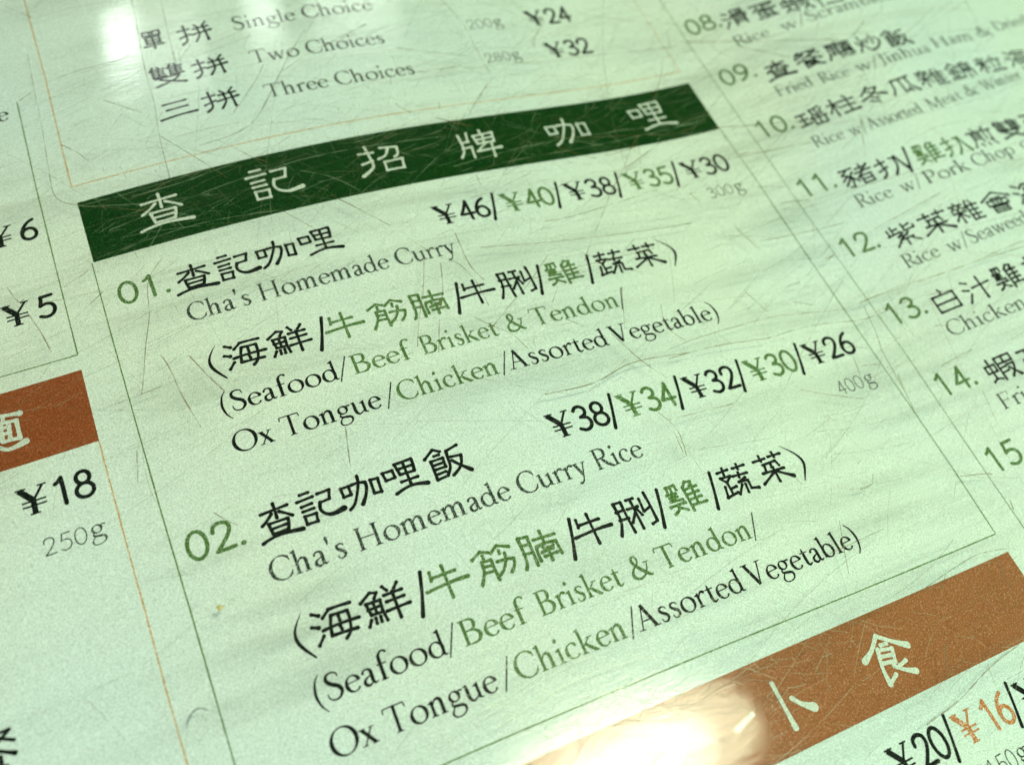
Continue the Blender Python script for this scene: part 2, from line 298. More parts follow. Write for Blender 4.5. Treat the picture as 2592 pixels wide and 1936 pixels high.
GR = {
'單': 'B 8,6 42,26;B 56,6 92,26;B 16,36 84,68;16,52 84,52;50,36 50,98;2,82 98,80',
'拼': 'C 手 0,0 100,100;54,8 62,20;90,2 78,18;48,28 94,24;40,56 100,46*1.2;60,28 63,60 46,94;81,26 85,94*1.2',
'雙': 'C 隹 0,0 48,52;C 隹 52,0 100,52;C 又 4,56 100,100',
'三': '16,12 80,8;22,46 80,42;0,94 50,84 100,82*1.2',
'滑': 'C 水 0,0 100,100;B 46,4 88,30;66,18 88,18;34,50 34,40 98,40 94,52;46,54 46,98;46,54 88,54 88,98;46,68 88,68;46,82 88,82',
'蛋': '6,10 92,8 84,20;50,10 50,40;52,24 76,24;30,22 10,48;28,40 60,46 96,46;B 26,54 76,76;50,46 50,96;16,96 84,92;78,82 90,98',
'蝦': 'B 4,28 36,56;20,4 20,84;6,92 20,82 36,90;46,8 70,8 70,34 46,34;46,8 46,98;46,52 68,50;46,72 70,68;76,8 98,8 98,34 76,34;74,46 96,46 90,70 72,96;76,58 100,98*1.4',
'仁': '26,0 4,40;16,26 16,98;44,30 92,28;36,84 100,80*1.3',
'餐': '24,0 8,20;24,8 46,8 30,24 4,36;20,14 34,26;56,6 92,6 70,24 54,34;62,12 98,32;50,34 4,60;50,34 96,60*1.3;B 30,58 70,78;30,68 70,68;30,78 30,98 56,90;78,80 62,86;48,82 94,98*1.3',
'廳': '50,0 52,8;14,10 98,10;14,10 14,60 2,98;22,22 54,22;28,22 28,70;48,22 48,96;28,38 48,38;28,54 48,54;20,72 56,68;62,24 96,24;78,16 78,34;B 62,38 96,54;73,38 73,54;85,38 85,54;62,62 96,62;62,76 60,92;70,72 76,92 92,92;84,70 90,80;94,72 100,84',
'炒': '4,34 12,52;38,28 30,46;22,4 22,48 4,96;24,56 40,88;68,2 68,56;54,22 44,50;82,20 98,46;94,54 76,84 48,98*1.3',
'瑤': '0,18 34,18;4,48 32,48;0,80 38,76;17,18 17,80;88,2 52,10;52,18 58,28;70,16 74,26;94,14 84,28;54,40 48,50;54,40 90,40;42,58 100,56;70,40 70,92;50,68 50,94 92,94 92,68',
'柱': '0,30 40,28;20,2 20,98;20,32 0,74;22,34 40,60;66,2 74,14;48,26 96,26;50,56 92,56;72,26 72,92;42,94 100,90*1.3',
'冬': '44,2 10,44;40,14 76,14 50,48 4,72;30,26 60,46 98,62*1.3;42,66 62,76;30,84 58,98',
'瓜': '88,2 50,10 18,14;18,14 16,60 2,98;48,14 48,92 70,84;66,72 76,92;74,12 78,60 100,96*1.4',
'雜': '22,0 24,8;2,12 46,12;12,18 4,34;12,22 22,34;34,18 26,34;34,22 46,34;2,48 48,48;24,38 24,98;22,52 2,82;26,52 46,78;C 隹 50,2 100,98',
'錦': '24,0 0,26;24,0 46,24;10,32 38,32;4,52 42,52;23,32 23,94;10,66 14,80;38,64 32,80;0,96 46,92;72,0 68,8;B 56,10 92,42;56,26 92,26;54,88 54,54 96,54 96,86;75,44 75,100',
'粒': '6,10 12,26;36,8 30,26;0,40 42,38;21,2 21,98;20,44 0,80;24,46 40,72;70,2 74,12;50,24 98,24;60,38 66,76;90,36 82,78;46,94 100,90*1.3',
'豬': '4,6 44,6;26,8 4,30;8,26 30,60 22,96 10,92;20,36 0,56;24,52 2,80;40,26 26,44;28,46 46,76;54,18 92,16;72,2 72,36;46,38 100,34;96,8 50,62;B 58,56 92,96;58,76 92,76',
'扒': 'C 手 0,0 100,100;56,14 70,16 68,60 48,98*1.2;76,10 86,50 100,92*1.5',
'煎': '26,0 34,12;74,0 64,12;2,20 98,18;16,76 16,30 48,30 48,76;16,44 48,44;16,58 48,58;66,30 66,62;86,28 86,74 76,72;8,86 4,98;32,86 36,98;58,86 62,98;84,84 92,98',
'紫': '20,2 20,36;20,18 38,16;4,12 6,38;0,40 44,34;60,2 60,34 96,32 96,22;60,18 84,10;50,40 28,54 60,54;68,44 30,70 76,68;50,70 50,98;26,78 10,94;72,76 92,94',
'會': '50,0 2,34;50,0 98,32*1.3;32,30 66,30;B 16,40 84,64;50,40 50,64;34,46 38,56;66,46 60,56;B 26,72 74,98;26,85 74,85',
'白': '44,0 50,10 44,22;B 8,24 92,94;8,60 92,58',
'汁': 'C 水 0,0 100,100;36,42 100,36;68,4 68,98*1.2',
'高': '50,0 50,14;4,18 96,18;B 30,28 70,44;12,98 12,54 90,54 90,98;B 34,66 66,86'}
def parse_grid(s, x0=0, y0=0, x1=100, y1=100):
    o = []
    mp = lambda p: (x0 + p[0] * (x1 - x0) / 100, y0 + p[1] * (y1 - y0) / 100)
    pt = lambda t: tuple(float(c) for c in t.split(','))
    for q in s.split(';'):
        f = 1.0
        if '*' in q: q, f = q.split('*'); f = float(f)
        w = q.split()
        if w[0] == 'B':
            (a, b), (c, d) = pt(w[1]), pt(w[2]); o.append(([mp((a, b)), mp((c, b)), mp((c, d))], 1.0)); o.append(([mp((a, b)), mp((a, d)), mp((c, d))], 1.0))
        elif w[0] == 'C':
            (a, b), (c, d) = mp(pt(w[2])), mp(pt(w[3])); o += parse_grid(PARTS[w[1]], a, b, c, d)
        else: o.append(([mp(pt(t)) for t in w], f))
    return o
def hanzi(ink, ch, u, v, w=None, h=4.0, lw=0.37):
    """character with its left edge at u and its foot at v"""
    if ch in TR:
        W, H, st = TR[ch]; kx = (w / W) if w else h / 4.0; ky = h / max(H, 3.7) if w else h / 4.0
        for P, f in st: brush(ink, [(u + x * kx, -v + y * ky) for x, y in P], lw, f)
    else:
        w = w or 4.9
        for P, f in parse_grid(GR[ch]): brush(ink, [(u + x * w / 100, -v + (100 - y) * h / 100) for x, y in P], lw * .92, f)

# ---------------------------------------------------------------- Latin letters (old style serif, 1000 units per em)
def ell(cx, cy, rx, ry, thick=80, thin=30, a0=0, a1=360, tilt=20):
    n = max(8, int(abs(a1 - a0) / 18)); o = []
    for i in range(n + 1):
        a = math.radians(a0 + (a1 - a0) * i / n); w = thin + (thick - thin) * math.cos(a - math.radians(tilt)) ** 2
        o.append((cx + rx * math.cos(a), cy + ry * math.sin(a), w))
    return ('s', o, False)
def cv(*p): return ('s', [tuple(q) for q in p], True)
def ln(x0, y0, x1, y1, w): return ('s', [(x0, y0, w), ((x0 + x1) / 2, (y0 + y1) / 2, w), (x1, y1, w)], False)
def stem(x, y0, y1, w=80, foot=1, top=0):
    """foot: slab serif; top: 0 none, 1 flag to the left, 2 slab serif"""
    a = w / 2; p = []
    if foot: p += [(x - a - 55, y0), (x - a - 55, y0 + 20), (x - a - 12, y0 + 32), (x - a, y0 + 60)]
    else: p += [(x - a, y0)]
    if top == 1: p += [(x - a, y1 - 95), (x - a - 62, y1 - 78), (x - a - 62, y1 - 62), (x + a - 4, y1)]
    elif top == 2: p += [(x - a, y1 - 60), (x - a - 12, y1 - 32), (x - a - 55, y1 - 20), (x - a - 55, y1), (x + a + 55, y1), (x + a + 55, y1 - 20), (x + a + 12, y1 - 32), (x + a, y1 - 60)]
    else: p += [(x - a, y1), (x + a, y1)]
    if top == 1: p += []
    if foot: p += [(x + a, y0 + 60), (x + a + 12, y0 + 32), (x + a + 55, y0 + 20), (x + a + 55, y0)]
    else: p += [(x + a, y0)]
    return ('p', p)
def ser(x, y, w=130): return ln(x - w / 2, y, x + w / 2, y, 26)
arch = lambda x: cv((x + 40, 290, 30), (x + 100, 372, 42), (x + 185, 400, 66), (x + 248, 345, 80), (x + 258, 240, 80), (x + 258, 40, 80))
foot = lambda x: ser(x, 12, 180)
LT = {
' ': (250, []),
'a': (410, [cv((80, 330, 62), (120, 388, 44), (205, 402, 40), (275, 350, 72), (282, 230, 80), (282, 90, 78), (325, 22, 52), (395, 42, 22)), cv((282, 240, 26), (180, 205, 38), (92, 150, 62), (82, 70, 76), (135, 12, 66), (215, 20, 44), (282, 75, 28))]),
'b': (510, [stem(110, 30, 690, 78, 0, 1), ell(270, 198, 165, 192, 82, 32, 0, 360, 10)]),
'c': (420, [ell(235, 200, 170, 196, 84, 30, 48, 322, 12), cv((345, 345, 40), (338, 320, 66))]),
'd': (520, [stem(390, 20, 690, 78, 0, 1), ell(230, 198, 168, 192, 82, 32, 0, 360, 10), cv((390, 60, 60), (410, 22, 50), (480, 14, 26))]),
'e': (420, [ell(225, 200, 165, 196, 84, 28, 12, 325, 12), ln(75, 232, 385, 250, 26)]),
'f': (320, [cv((355, 655, 62), (310, 695, 42), (225, 680, 46), (160, 590, 72), (152, 440, 80), (152, 30, 80)), foot(152), ln(55, 392, 300, 392, 30)]),
'g': (450, [ell(205, 272, 125, 118, 72, 30), cv((300, 345, 30), (350, 372, 36), (430, 370, 42)), cv((130, 170, 28), (85, 115, 42), (115, 62, 58), (240, 40, 66), (370, 10, 66), (405, -70, 56), (350, -165, 36), (210, -215, 30), (80, -190, 36), (38, -110, 48), (75, -30, 34), (140, 45, 26))]),
'h': (510, [stem(110, 0, 690, 80, 1, 1), arch(100), foot(358)]),
'i': (245, [stem(118, 0, 405, 80, 1, 1), cv((104, 585, 88), (112, 600, 88))]),
'j': (245, [cv((128, 390, 80), (130, 100, 80), (110, -120, 60), (20, -215, 26)), cv((104, 585, 88), (112, 600, 88)), cv((60, 350, 26), (128, 400, 60))]),
'k': (500, [stem(110, 0, 690, 80, 1, 1), ln(150, 200, 340, 372, 32), ser(350, 386, 170), cv((205, 235, 66), (330, 110, 84), (445, 14, 70)), ser(430, 12, 150)]),
'l': (240, [stem(115, 0, 690, 80, 1, 1)]),
'm': (780, [stem(110, 0, 405, 80, 1, 1), arch(100), foot(358), arch(358), foot(616)]),
'n': (510, [stem(110, 0, 405, 80, 1, 1), arch(100), foot(358)]),
'o': (510, [ell(255, 198, 195, 198, 84, 30, 0, 360, 14)]),
'p': (510, [stem(110, -240, 405, 80, 1, 1), ell(275, 198, 168, 192, 82, 32, 0, 360, 10)]),
'r': (345, [stem(110, 0, 405, 80, 1, 1), cv((150, 290, 28), (205, 375, 44), (270, 398, 66), (318, 375, 78))]),
's': (350, [cv((285, 335, 26), (262, 380, 32), (185, 402, 40), (108, 370, 60), (100, 300, 72), (170, 232, 80), (262, 165, 78), (272, 75, 64), (190, 5, 44), (100, 20, 32), (72, 95, 24))]),
't': (320, [cv((150, 500, 26), (148, 380, 70), (145, 200, 80), (148, 80, 78), (200, 12, 58), (300, 50, 24)), ln(40, 390, 290, 390, 30)]),
'u': (510, [cv((105, 398, 60), (112, 260, 80), (112, 120, 80), (160, 25, 64), (240, 8, 44), (350, 80, 26)), stem(385, 20, 405, 80, 0, 1), ser(80, 392, 100), cv((385, 50, 60), (410, 20, 40), (470, 14, 24))]),
'v': (450, [ln(90, 390, 235, 10, 82), ln(235, 10, 365, 390, 32), ser(90, 392, 190), ser(370, 392, 140)]),
'w': (700, [ln(90, 390, 220, 10, 80), ln(220, 10, 340, 370, 32), ln(330, 390, 470, 10, 80), ln(470, 10, 610, 390, 32), ser(90, 392, 190), ser(350, 392, 190), ser(612, 392, 140)]),
'x': (460, [ln(95, 390, 375, 10, 84), ln(355, 385, 85, 10, 32), ser(95, 392, 170), ser(360, 392, 150), ser(80, 12, 150), ser(375, 12, 170)]),
'y': (430, [ln(85, 390, 225, 20, 80), cv((365, 390, 34), (235, 30, 36), (150, -170, 44), (40, -210, 74)), ser(85, 392, 180), ser(365, 392, 140)]),
'A': (680, [ln(320, 655, 545, 10, 88), ln(335, 640, 115, 10, 34), ln(195, 225, 450, 225, 30), ser(110, 12, 190), ser(555, 12, 210)]),
'B': (600, [stem(150, 0, 650, 84, 0, 0), cv((70, 638, 26), (260, 640, 34), (400, 610, 60), (440, 500, 88), (380, 375, 56), (200, 345, 30)), cv((200, 345, 30), (400, 330, 56), (515, 190, 94), (420, 35, 60), (240, 14, 32), (70, 12, 26))]),
'C': (640, [ell(365, 322, 300, 325, 92, 32, 44, 318, 8), cv((575, 560, 30), (592, 470, 30)), cv((575, 90, 30), (602, 170, 26))]),
'D': (760, [stem(150, 0, 650, 84, 0, 0), cv((70, 638, 26), (290, 638, 40), (500, 590, 66), (670, 420, 92), (650, 210, 90), (490, 50, 60), (280, 14, 34), (70, 12, 26))]),
'E': (590, [stem(150, 0, 650, 84, 0, 0), ln(70, 637, 500, 637, 30), ln(500, 637, 508, 520, 28), ln(150, 340, 400, 340, 30), ln(400, 400, 400, 280, 26), ln(70, 13, 510, 13, 30), ln(510, 13, 540, 150, 28)]),
'F': (540, [stem(150, 0, 650, 84, 1, 0), ln(70, 637, 490, 637, 30), ln(490, 637, 498, 510, 28), ln(150, 335, 400, 335, 30), ln(400, 395, 400, 275, 26)]),
'H': (770, [stem(150, 0, 650, 84, 1, 2), stem(610, 0, 650, 84, 1, 2), ln(150, 335, 610, 335, 30)]),
'J': (330, [cv((190, 640, 84), (190, 200, 84), (160, -60, 60), (40, -150, 26)), ser(190, 638, 210)]),
'M': (850, [ln(160, 640, 130, 10, 34), ln(165, 640, 420, 30, 84), ln(420, 30, 680, 640, 34), ln(690, 640, 715, 10, 86), ser(120, 638, 150), ser(725, 638, 150), ser(130, 12, 180), ser(715, 12, 210)]),
'O': (780, [ell(390, 324, 330, 326, 94, 32, 0, 360, 12)]),
'P': (560, [stem(150, 0, 650, 84, 1, 0), cv((70, 638, 26), (270, 640, 34), (430, 590, 70), (470, 470, 90), (410, 330, 60), (250, 290, 30), (180, 310, 24))]),
'R': (620, [stem(150, 0, 650, 84, 1, 0), cv((70, 638, 26), (270, 640, 34), (420, 595, 70), (455, 485, 90), (390, 355, 60), (200, 325, 30)), cv((290, 335, 60), (440, 130, 90), (590, 20, 70), (650, 5, 26))]),
'S': (480, [cv((400, 520, 26), (375, 610, 34), (260, 655, 40), (130, 605, 64), (110, 485, 84), (210, 375, 92), (360, 280, 92), (405, 140, 80), (300, 10, 48), (150, 10, 36), (75, 80, 32), (60, 175, 26))]),
'T': (620, [stem(310, 0, 640, 84, 1, 0), ln(40, 637, 580, 637, 32), ln(40, 637, 22, 520, 28), ln(580, 637, 598, 520, 28)]),
'V': (660, [ln(110, 640, 345, 10, 92), ln(345, 10, 560, 640, 34), ser(110, 638, 220), ser(565, 638, 180)]),
'W': (920, [ln(100, 640, 290, 10, 88), ln(290, 10, 460, 560, 34), ln(420, 640, 620, 10, 88), ln(620, 10, 820, 640, 34), ser(100, 638, 200), ser(430, 638, 200), ser(825, 638, 170)]),
'&': (740, [cv((660, 395, 26), (610, 250, 34), (480, 80, 48), (300, 0, 60), (130, 40, 80), (85, 160, 80), (170, 300, 48), (330, 400, 40), (395, 510, 48), (350, 620, 56), (260, 625, 60), (210, 530, 74), (270, 390, 84), (460, 170, 90), (640, 20, 74), (720, 30, 26)), ser(640, 400, 190)]),
"'": (200, [cv((95, 680, 86), (98, 600, 66), (90, 500, 34))]),
'(': (320, [cv((285, 720, 22), (170, 570, 40), (110, 340, 62), (110, 180, 62), (170, -40, 40), (285, -200, 22))]),
')': (320, [cv((35, 720, 22), (150, 570, 40), (210, 340, 62), (210, 180, 62), (150, -40, 40), (35, -200, 22))]),
'/': (360, [ln(30, -110, 330, 700, 34)]),
',': (220, [cv((90, 40, 90), (110, 0, 60), (70, -100, 24))])}
U7 = lambda *p: ('s', [(x, y, 74) for x, y in p], True)
RING = lambda cx, cy, rx, ry: ell(cx, cy, rx, ry, 74, 70)
DG = {   # plain rounded figures, 700 units high
'0': [RING(235, 350, 190, 330)],
'1': [U7((95, 560), (170, 610), (235, 690)), U7((235, 690), (245, 400), (252, 15))],
'2': [U7((60, 500), (90, 630), (220, 690), (360, 640), (395, 510), (330, 350), (170, 150), (60, 35)), U7((60, 35), (250, 32), (425, 40))],
'3': [U7((70, 600), (150, 680), (280, 680), (370, 580), (330, 440), (190, 385)), U7((190, 385), (350, 340), (410, 210), (350, 70), (200, 12), (55, 80))],
'4': [U7((320, 690), (200, 450), (50, 215)), U7((50, 215), (250, 215), (440, 225)), U7((320, 690), (322, 400), (325, 10))],
'5': [U7((390, 675), (250, 670), (135, 668)), U7((135, 668), (120, 520), (90, 385)), U7((90, 385), (220, 430), (360, 380), (415, 230), (350, 70), (200, 12), (55, 70))],
'6': [U7((370, 680), (220, 590), (95, 400), (60, 220), (110, 70), (240, 12), (370, 70), (410, 210), (350, 350), (230, 400), (110, 340), (70, 250))],
'8': [RING(235, 520, 145, 155), RING(235, 190, 185, 178)],
'9': [U7((105, 20), (260, 110), (380, 300), (410, 480), (360, 630), (235, 688), (100, 630), (60, 490), (120, 350), (240, 300), (360, 360), (405, 450))],
'.': [cv((60, 35, 96), (66, 40, 96))],
'/': [('s', [(300, 790, 84), (170, 300, 70), (20, -160, 92)], True)],
'¥': [ln(40, 680, 300, 350, 112), ln(540, 680, 310, 350, 46), ln(302, 370, 302, 20, 96), ln(-35, 684, 190, 684, 32), ln(430, 684, 620, 684, 32), ln(195, 14, 415, 14, 32), ln(60, 330, 570, 330, 34), ln(60, 215, 570, 215, 34)]}
def draw(ink, items, x, y, kx, ky, wk=1.0):
    wu = (kx + ky) / 2 * wk
    for it in items:
        if it[0] == 'p': ink.poly([(x + a * kx, y + b * ky) for a, b in it[1]])
        else: ink.stroke([(x + a * kx, y + b * ky, w * wu) for a, b, w in it[1]], it[2], 3)
def latin(ink, text, u0, u1, v, em=4.4, v1=None, wk=1.0):
    tot = sum(LT[c][0] for c in text) / 1000 * em; k = (u1 - u0) / tot; u = u0; v1 = v if v1 is None else v1
    for c in text:
        a, it = LT[c]; vv = v + (v1 - v) * (u - u0) / (u1 - u0); draw(ink, it, u, -vv, em * k / 1000, em / 1000, wk); u += a * em * k / 1000
def figs(ink, text, spots, v, h=3.6, wk=1.0, kw=None):
    k = h / 700
    for c, u in zip(text, spots): draw(ink, DG[c], u, -v, (kw or k), k, wk)

# ---------------------------------------------------------------- the print on the menu: every run of print is a part
def new(): return Ink(0.02)
def han_line(name, chars, mt, label=None, lw=0.41):
    """chars: (character, left u, foot v[, width, height])"""
    k = new()
    for c in chars: hanzi(k, c[0], c[1], c[2], *(c[3:] if len(c) > 3 else ()), lw=lw)
    return k.build(name, M[mt], menu, label)
def lat_line(name, words, mt, label=None, em=4.4, wk=1.13):
    k = new()
    for w in words: latin(k, w[0], w[1], w[2], w[3], em, w[4] if len(w) > 4 else None, wk)
    return k.build(name, M[mt], menu, label)
def price(u, v, digits, mt, label=None, h=3.6, du=None):
    k = new(); figs(k, '¥', [u], v, h, 1.28); s = h / 3.6
    figs(k, digits, [u + x for x in (du or (3.55 * s, 6.0 * s))], v, h, 1.3); return k.build('price', M[mt], menu, label)
def slash(u, v, mt='black', h=3.6):
    k = new(); figs(k, '/', [u], v, h, 1.1); return k.build('slash_mark', M[mt], menu)

# heading bands
def band(name, u0, u1, v0, v1, mt, label):
    n = 60; k = Ink(0.010)
    b = k.put([(u0 + (u1 - u0) * i / n, -(v0 + (v1 - v0) * j / 8)) for j in range(9) for i in range(n + 1)])
    for j in range(8):
        for i in range(n): a = b + j * (n + 1) + i; k.f.append((a, a + n + 1, a + n + 2, a + 1))
    return k.build(name, M[mt], menu, label)
gb = band('heading_band', 0, 100, 0.02, 11.2, 'band', 'dark green heading band with six pale characters')
ob = band('heading_band', 0, 100, 90.6, 101.12, 'tband', 'rust orange heading band with two pale characters')
lb = band('heading_band', -44, -4.62, 27.4, 38.08, 'oband', 'rust orange heading band cut by the left edge')
for ch, u, v, w, h in [('查', 6.9, 8.4, 7.0, 6.0), ('記', 22.4, 8.1, 7.1, 5.5), ('招', 38.4, 8.1, 6.7, 5.6), ('牌', 54.1, 8.6, 7.0, 5.7), ('咖', 70.1, 8.3, 7.1, 5.3), ('哩', 86.1, 8.1, 7.3, 5.6)]:
    k = Ink(0.06); hanzi(k, ch, u, v, w, h, 0.42); k.build('heading_character', M['pale'], gb)
for ch, u, v, w, h, p in [('小', 50.9, 98.7, 10.2, 5.2, ob), ('食', 70.6, 98.9, 6.9, 5.5, ob), ('麵', -15.95, 35.4, 3.6, 4.9, lb)]:
    k = Ink(0.06); hanzi(k, ch, u, v, w, h, 0.54); k.build('heading_character', M['pale'], p)

# fine rules
def rule(pts, mt, w=0.17):
    k = Ink(0.012)
    P = []
    for (a, b), (c, d) in zip(pts, pts[1:]):
        n = max(2, int(math.hypot(c - a, d - b) / 2)); seg = [(a + (c - a) * i / n, -(b + (d - b) * i / n), w * random.uniform(.8, 1.15)) for i in range(n + 1)]
        k.stroke(seg, False, 1)
    return k.build('border_rule', M[mt], menu)
rule([(-0.22, 11.2), (-0.25, 24.4), (-0.18, 38.5), (-0.1, 50.2), (0.1, 62), (0.3, 79.4), (0.35, 87.6)], 'line')
rule([(100, 11.2), (100.2, 22), (99.95, 41), (99.95, 60), (100.1, 78.5), (99.95, 87.92)], 'line')
rule([(0.35, 87.45), (25.5, 87.5), (46.7, 87.65), (74.4, 87.88), (99.95, 87.92)], 'line')
rule([(104.4, -58), (104.5, -7), (104.5, 16.4), (104.3, 32), (104.45, 49.5), (104.6, 60), (104.45, 74), (104.5, 90), (104.5, 124)], 'line', 0.13)
rule([(-4.3, -22.4), (-4.6, -5), (-4.63, 10), (-4.61, 25.0)], 'line')
rule([(-4.61, 25.05), (-14, 24.93), (-42, 24.9)], 'line')
rule([(0.4, -58), (0.38, -43.4), (0.3, -25), (0.0, -12.4), (-0.16, -3.15)], 'oline')
rule([(-0.16, -3.15), (12.75, -3.14), (40.9, -3.2), (69, -3.1), (99.86, -2.95)], 'oline')
rule([(99.86, -2.95), (99.9, -18.9), (100, -58)], 'oline', 0.12)
rule([(-4.65, 38.1), (-4.5, 50), (-4.3, 61), (-4.2, 69.6), (-3.98, 77.6), (-3.9, 124)], 'oline', 0.17)

# the two curry dishes of the middle column
for blk, (dv, du, num, pr) in enumerate(((-37.15, 0.15, '01', ['46', '40', '38', '35', '30']), (0.0, 0.0, '02', ['38', '34', '32', '30', '26']))):
    if blk == 0: spots = [1.75, 4.75, 7.55]
    else: spots = [1.3, 4.2, 7.1]
    k = new(); figs(k, num + '.', spots, 57.0 + dv - (0.35 if blk == 0 else 0), 3.6, 1.18, 0.0056); k.build('item_number', M['green'], menu)
    ch = [('查', 9.4, 57.8), ('記', 14.3, 57.4), ('咖', 19.5, 57.4), ('哩', 24.7, 57.4)]
    if blk: ch.append(('飯', 30.1, 57.4)); han_line('dish_name', ch, 'black')
    else: han_line('dish_name', [('查', 8.9, 20.5, 5.2, 4.3), ('記', 14.5, 20.2, 5.3, 4.0), ('咖', 20.1, 20.0, 5.0, 4.0), ('哩', 26.0, 19.8, 5.4, 4.0)], 'black')
    v = 62.65 + dv - (0.35 if blk == 0 else 0)
    lat_line('dish_translation', [("Cha's Homemade Curry" + (' Rice' if blk else ''), 9.0 + du, 57.2 if blk else 46.3, v)], 'grey', wk=1.12)
    v = 71.45 + dv; e = 0.35 if blk == 0 else 0.0
    k = new(); k.stroke([(10.9 + e, -66.9 - dv, .05), (9.75 + e, -68.6 - dv, .28), (9.75 + e, -70.2 - dv, .42), (11.0 + e, -72.2 - dv, .22)], True); k.build('bracket_mark', M['black'], menu)
    han_line('ingredient_name', [('海', 11.5 + e, v), ('鮮', 17.2 + e, v)], 'black')
    slash(23.0 + e, v); han_line('ingredient_name', [('牛', 24.5 + e, v), ('筋', 30.6 + e, v), ('腩', 36.2 + e, v)], 'green', 'green ingredient name')
    slash(42.1 + e, v); han_line('ingredient_name', [('牛', 43.4 + e, v), ('脷', 49.0 + e, v + .2)], 'black')
    slash(54.7 + e, v); han_line('ingredient_name', [('雞', 56.9 + e, v)], 'green', 'green ingredient name')
    slash(62.9 + e, v); han_line('ingredient_name', [('蔬', 65.1 + e, v), ('菜', 71.2 + e, v)], 'black')
    k = new(); k.stroke([(76.5 + e, -66.8 - dv, .06), (78.2 + e, -68.6 - dv, .30), (78.6 + e, -70.2 - dv, .42), (77.3 + e, -72.4 - dv, .14)], True); k.build('bracket_mark', M['black'], menu)
    v = 77.15 + dv
    lat_line('ingredient_translation', [('(Seafood', 9.3, 24.4, v)], 'black'); lat_line('slash_mark', [('/', 24.1, 26.0, v)], 'grey')
    lat_line('ingredient_translation', [('Beef', 26.0, 34.0, v), ('Brisket', 35.4, 46.5, v), ('&', 47.7, 50.6, v), ('Tendon', 51.7, 65.7, v)], 'green', 'green ingredient line'); lat_line('slash_mark', [('/', 65.4, 67.3, v)], 'grey')
    v = 82.8 + dv
    lat_line('ingredient_translation', [('Ox', 9.5, 14.4, v), ('Tongue', 15.4, 28.0, v)], 'black'); lat_line('slash_mark', [('/', 28.3, 30.2, v)], 'grey')
    lat_line('ingredient_translation', [('Chicken', 30.2, 44.2, v)], 'green', 'green ingredient line'); lat_line('slash_mark', [('/', 44.2, 46.1, v)], 'grey')
    lat_line('ingredient_translation', [('Assorted', 45.5, 60.9, v), ('Vegetable)', 61.5, 80.0, v)], 'black')
    # prices
    v = 56.95 + dv; s0 = 45.6 if blk == 0 else 46.7
    step = 10.83 if blk == 0 else 10.62; 
    for i, p in enumerate(pr):
        g = i in (1, 3); price(s0 + 0.2 + i * step, v, p, 'green' if g else 'black', 'green price' if g else None)
        if i < 4: slash(s0 + 8.5 + i * step, v)
    k = new(); w = '300' if blk == 0 else '400'; vv = 24.5 if blk == 0 else 62.55; figs(k, w, [90.7, 92.3, 93.9], vv, 2.2, .62, 0.0032); latin(k, 'g', 95.7, 97.4, vv - .15, 4.0); k.build('portion_weight', M['grey'], menu)

# upper box: single / two / three choices
han_line('dish_name', [('單', 15.2, -26.1, 3.0, 4.0), ('拼', 20.6, -25.4, 4.9, 4.2)], 'black')
han_line('dish_name', [('雙', 14.5, -18.0, 5.0, 4.2), ('拼', 20.9, -17.9, 5.1, 4.0)], 'black')
han_line('dish_name', [('三', 14.1, -11.0, 5.3, 3.6), ('拼', 20.6, -10.6, 5.2, 4.2)], 'black')
lat_line('dish_translation', [('Single Choice', 28.8, 52.0, -26.4)], 'grey')
lat_line('dish_translation', [('Two Choices', 29.6, 51.4, -18.6)], 'grey')
lat_line('dish_translation', [('Three Choices', 29.7, 53.8, -11.0)], 'grey')
for txt, v in (('200', -19.6), ('280', -11.5)):
    k = new(); figs(k, txt, [66.6, 68.2, 69.8], v, 2.2, .62, 0.0032); latin(k, 'g', 71.5, 73.2, v - .15, 4.0); k.build('portion_weight', M['grey'], menu)
price(78.1, -18.9, '24', 'black'); price(78.4, -10.9, '32', 'black')

# left column
lat_line('dish_translation', [('Rice', -12.5, -5.8, -19.4)], 'black')
price(-12.0, 17.9, '5', 'black', du=(4.0,)); price(-12.0, 4.2, '6', 'black', du=(4.0,)); price(-14.4, 44.8, '18', 'black', du=(3.6, 5.9))
k = new(); figs(k, '250', [-12.9, -11.2, -9.6], 50.4, 2.2, .62, 0.0032); latin(k, 'g', -7.9, -6.1, 50.2, 4.0); k.build('portion_weight', M['grey'], menu)
han_line('dish_name', [('餐', -23.9, 71.7, 5.0, 4.6)], 'black')

# lower right corner
price(66.6, 108.4, '20', 'black', du=(3.7, 6.1)); slash(75.0, 108.4)
price(77.3, 108.4, '16', 'orange', 'orange price', du=(4.3, 6.6)); slash(86.0, 108.4); price(88.2, 108.4, '14', 'black')
k = new(); figs(k, '150', [78.0, 79.6, 81.2], 112.7, 2.2, .62, 0.0032); latin(k, 'g', 82.9, 84.7, 112.6, 4.0); k.build('portion_weight', M['grey'], menu)

# right column, items 08 to 15
for i, (t, v) in enumerate((('08', -9.9), ('09', 2.95), ('10', 15.6), ('11', 29.1), ('12', 41.9), ('13', 55.0), ('14', 67.95), ('15', 80.6))):
    k = new(); figs(k, t + '.', [105.7, 108.6, 111.4], v, 3.6, 1.18, 0.0056); k.build('item_number', M['green'], menu)
def row(s, us, v0, v1, h=4.0):
    n = len(us); ws = [(b - a) * .86 for a, b in zip(us, us[1:])]; ws.append(ws[-1] if ws else 4.8)
    return [(c, u, v0 + (v1 - v0) * i / max(1, n - 1), min(w, 6.2), h) for i, (c, u, w) in enumerate(zip(s, us, ws))]
han_line('dish_name', row('滑蛋蝦仁', (112.5, 117.9, 123.8, 130.5), -8.8, -7.2, 3.8), 'black')
han_line('dish_name', row('查餐廳炒飯', (113.3, 119.3, 125.3, 131.9, 138.3), 5.0, 5.0, 3.8), 'black')
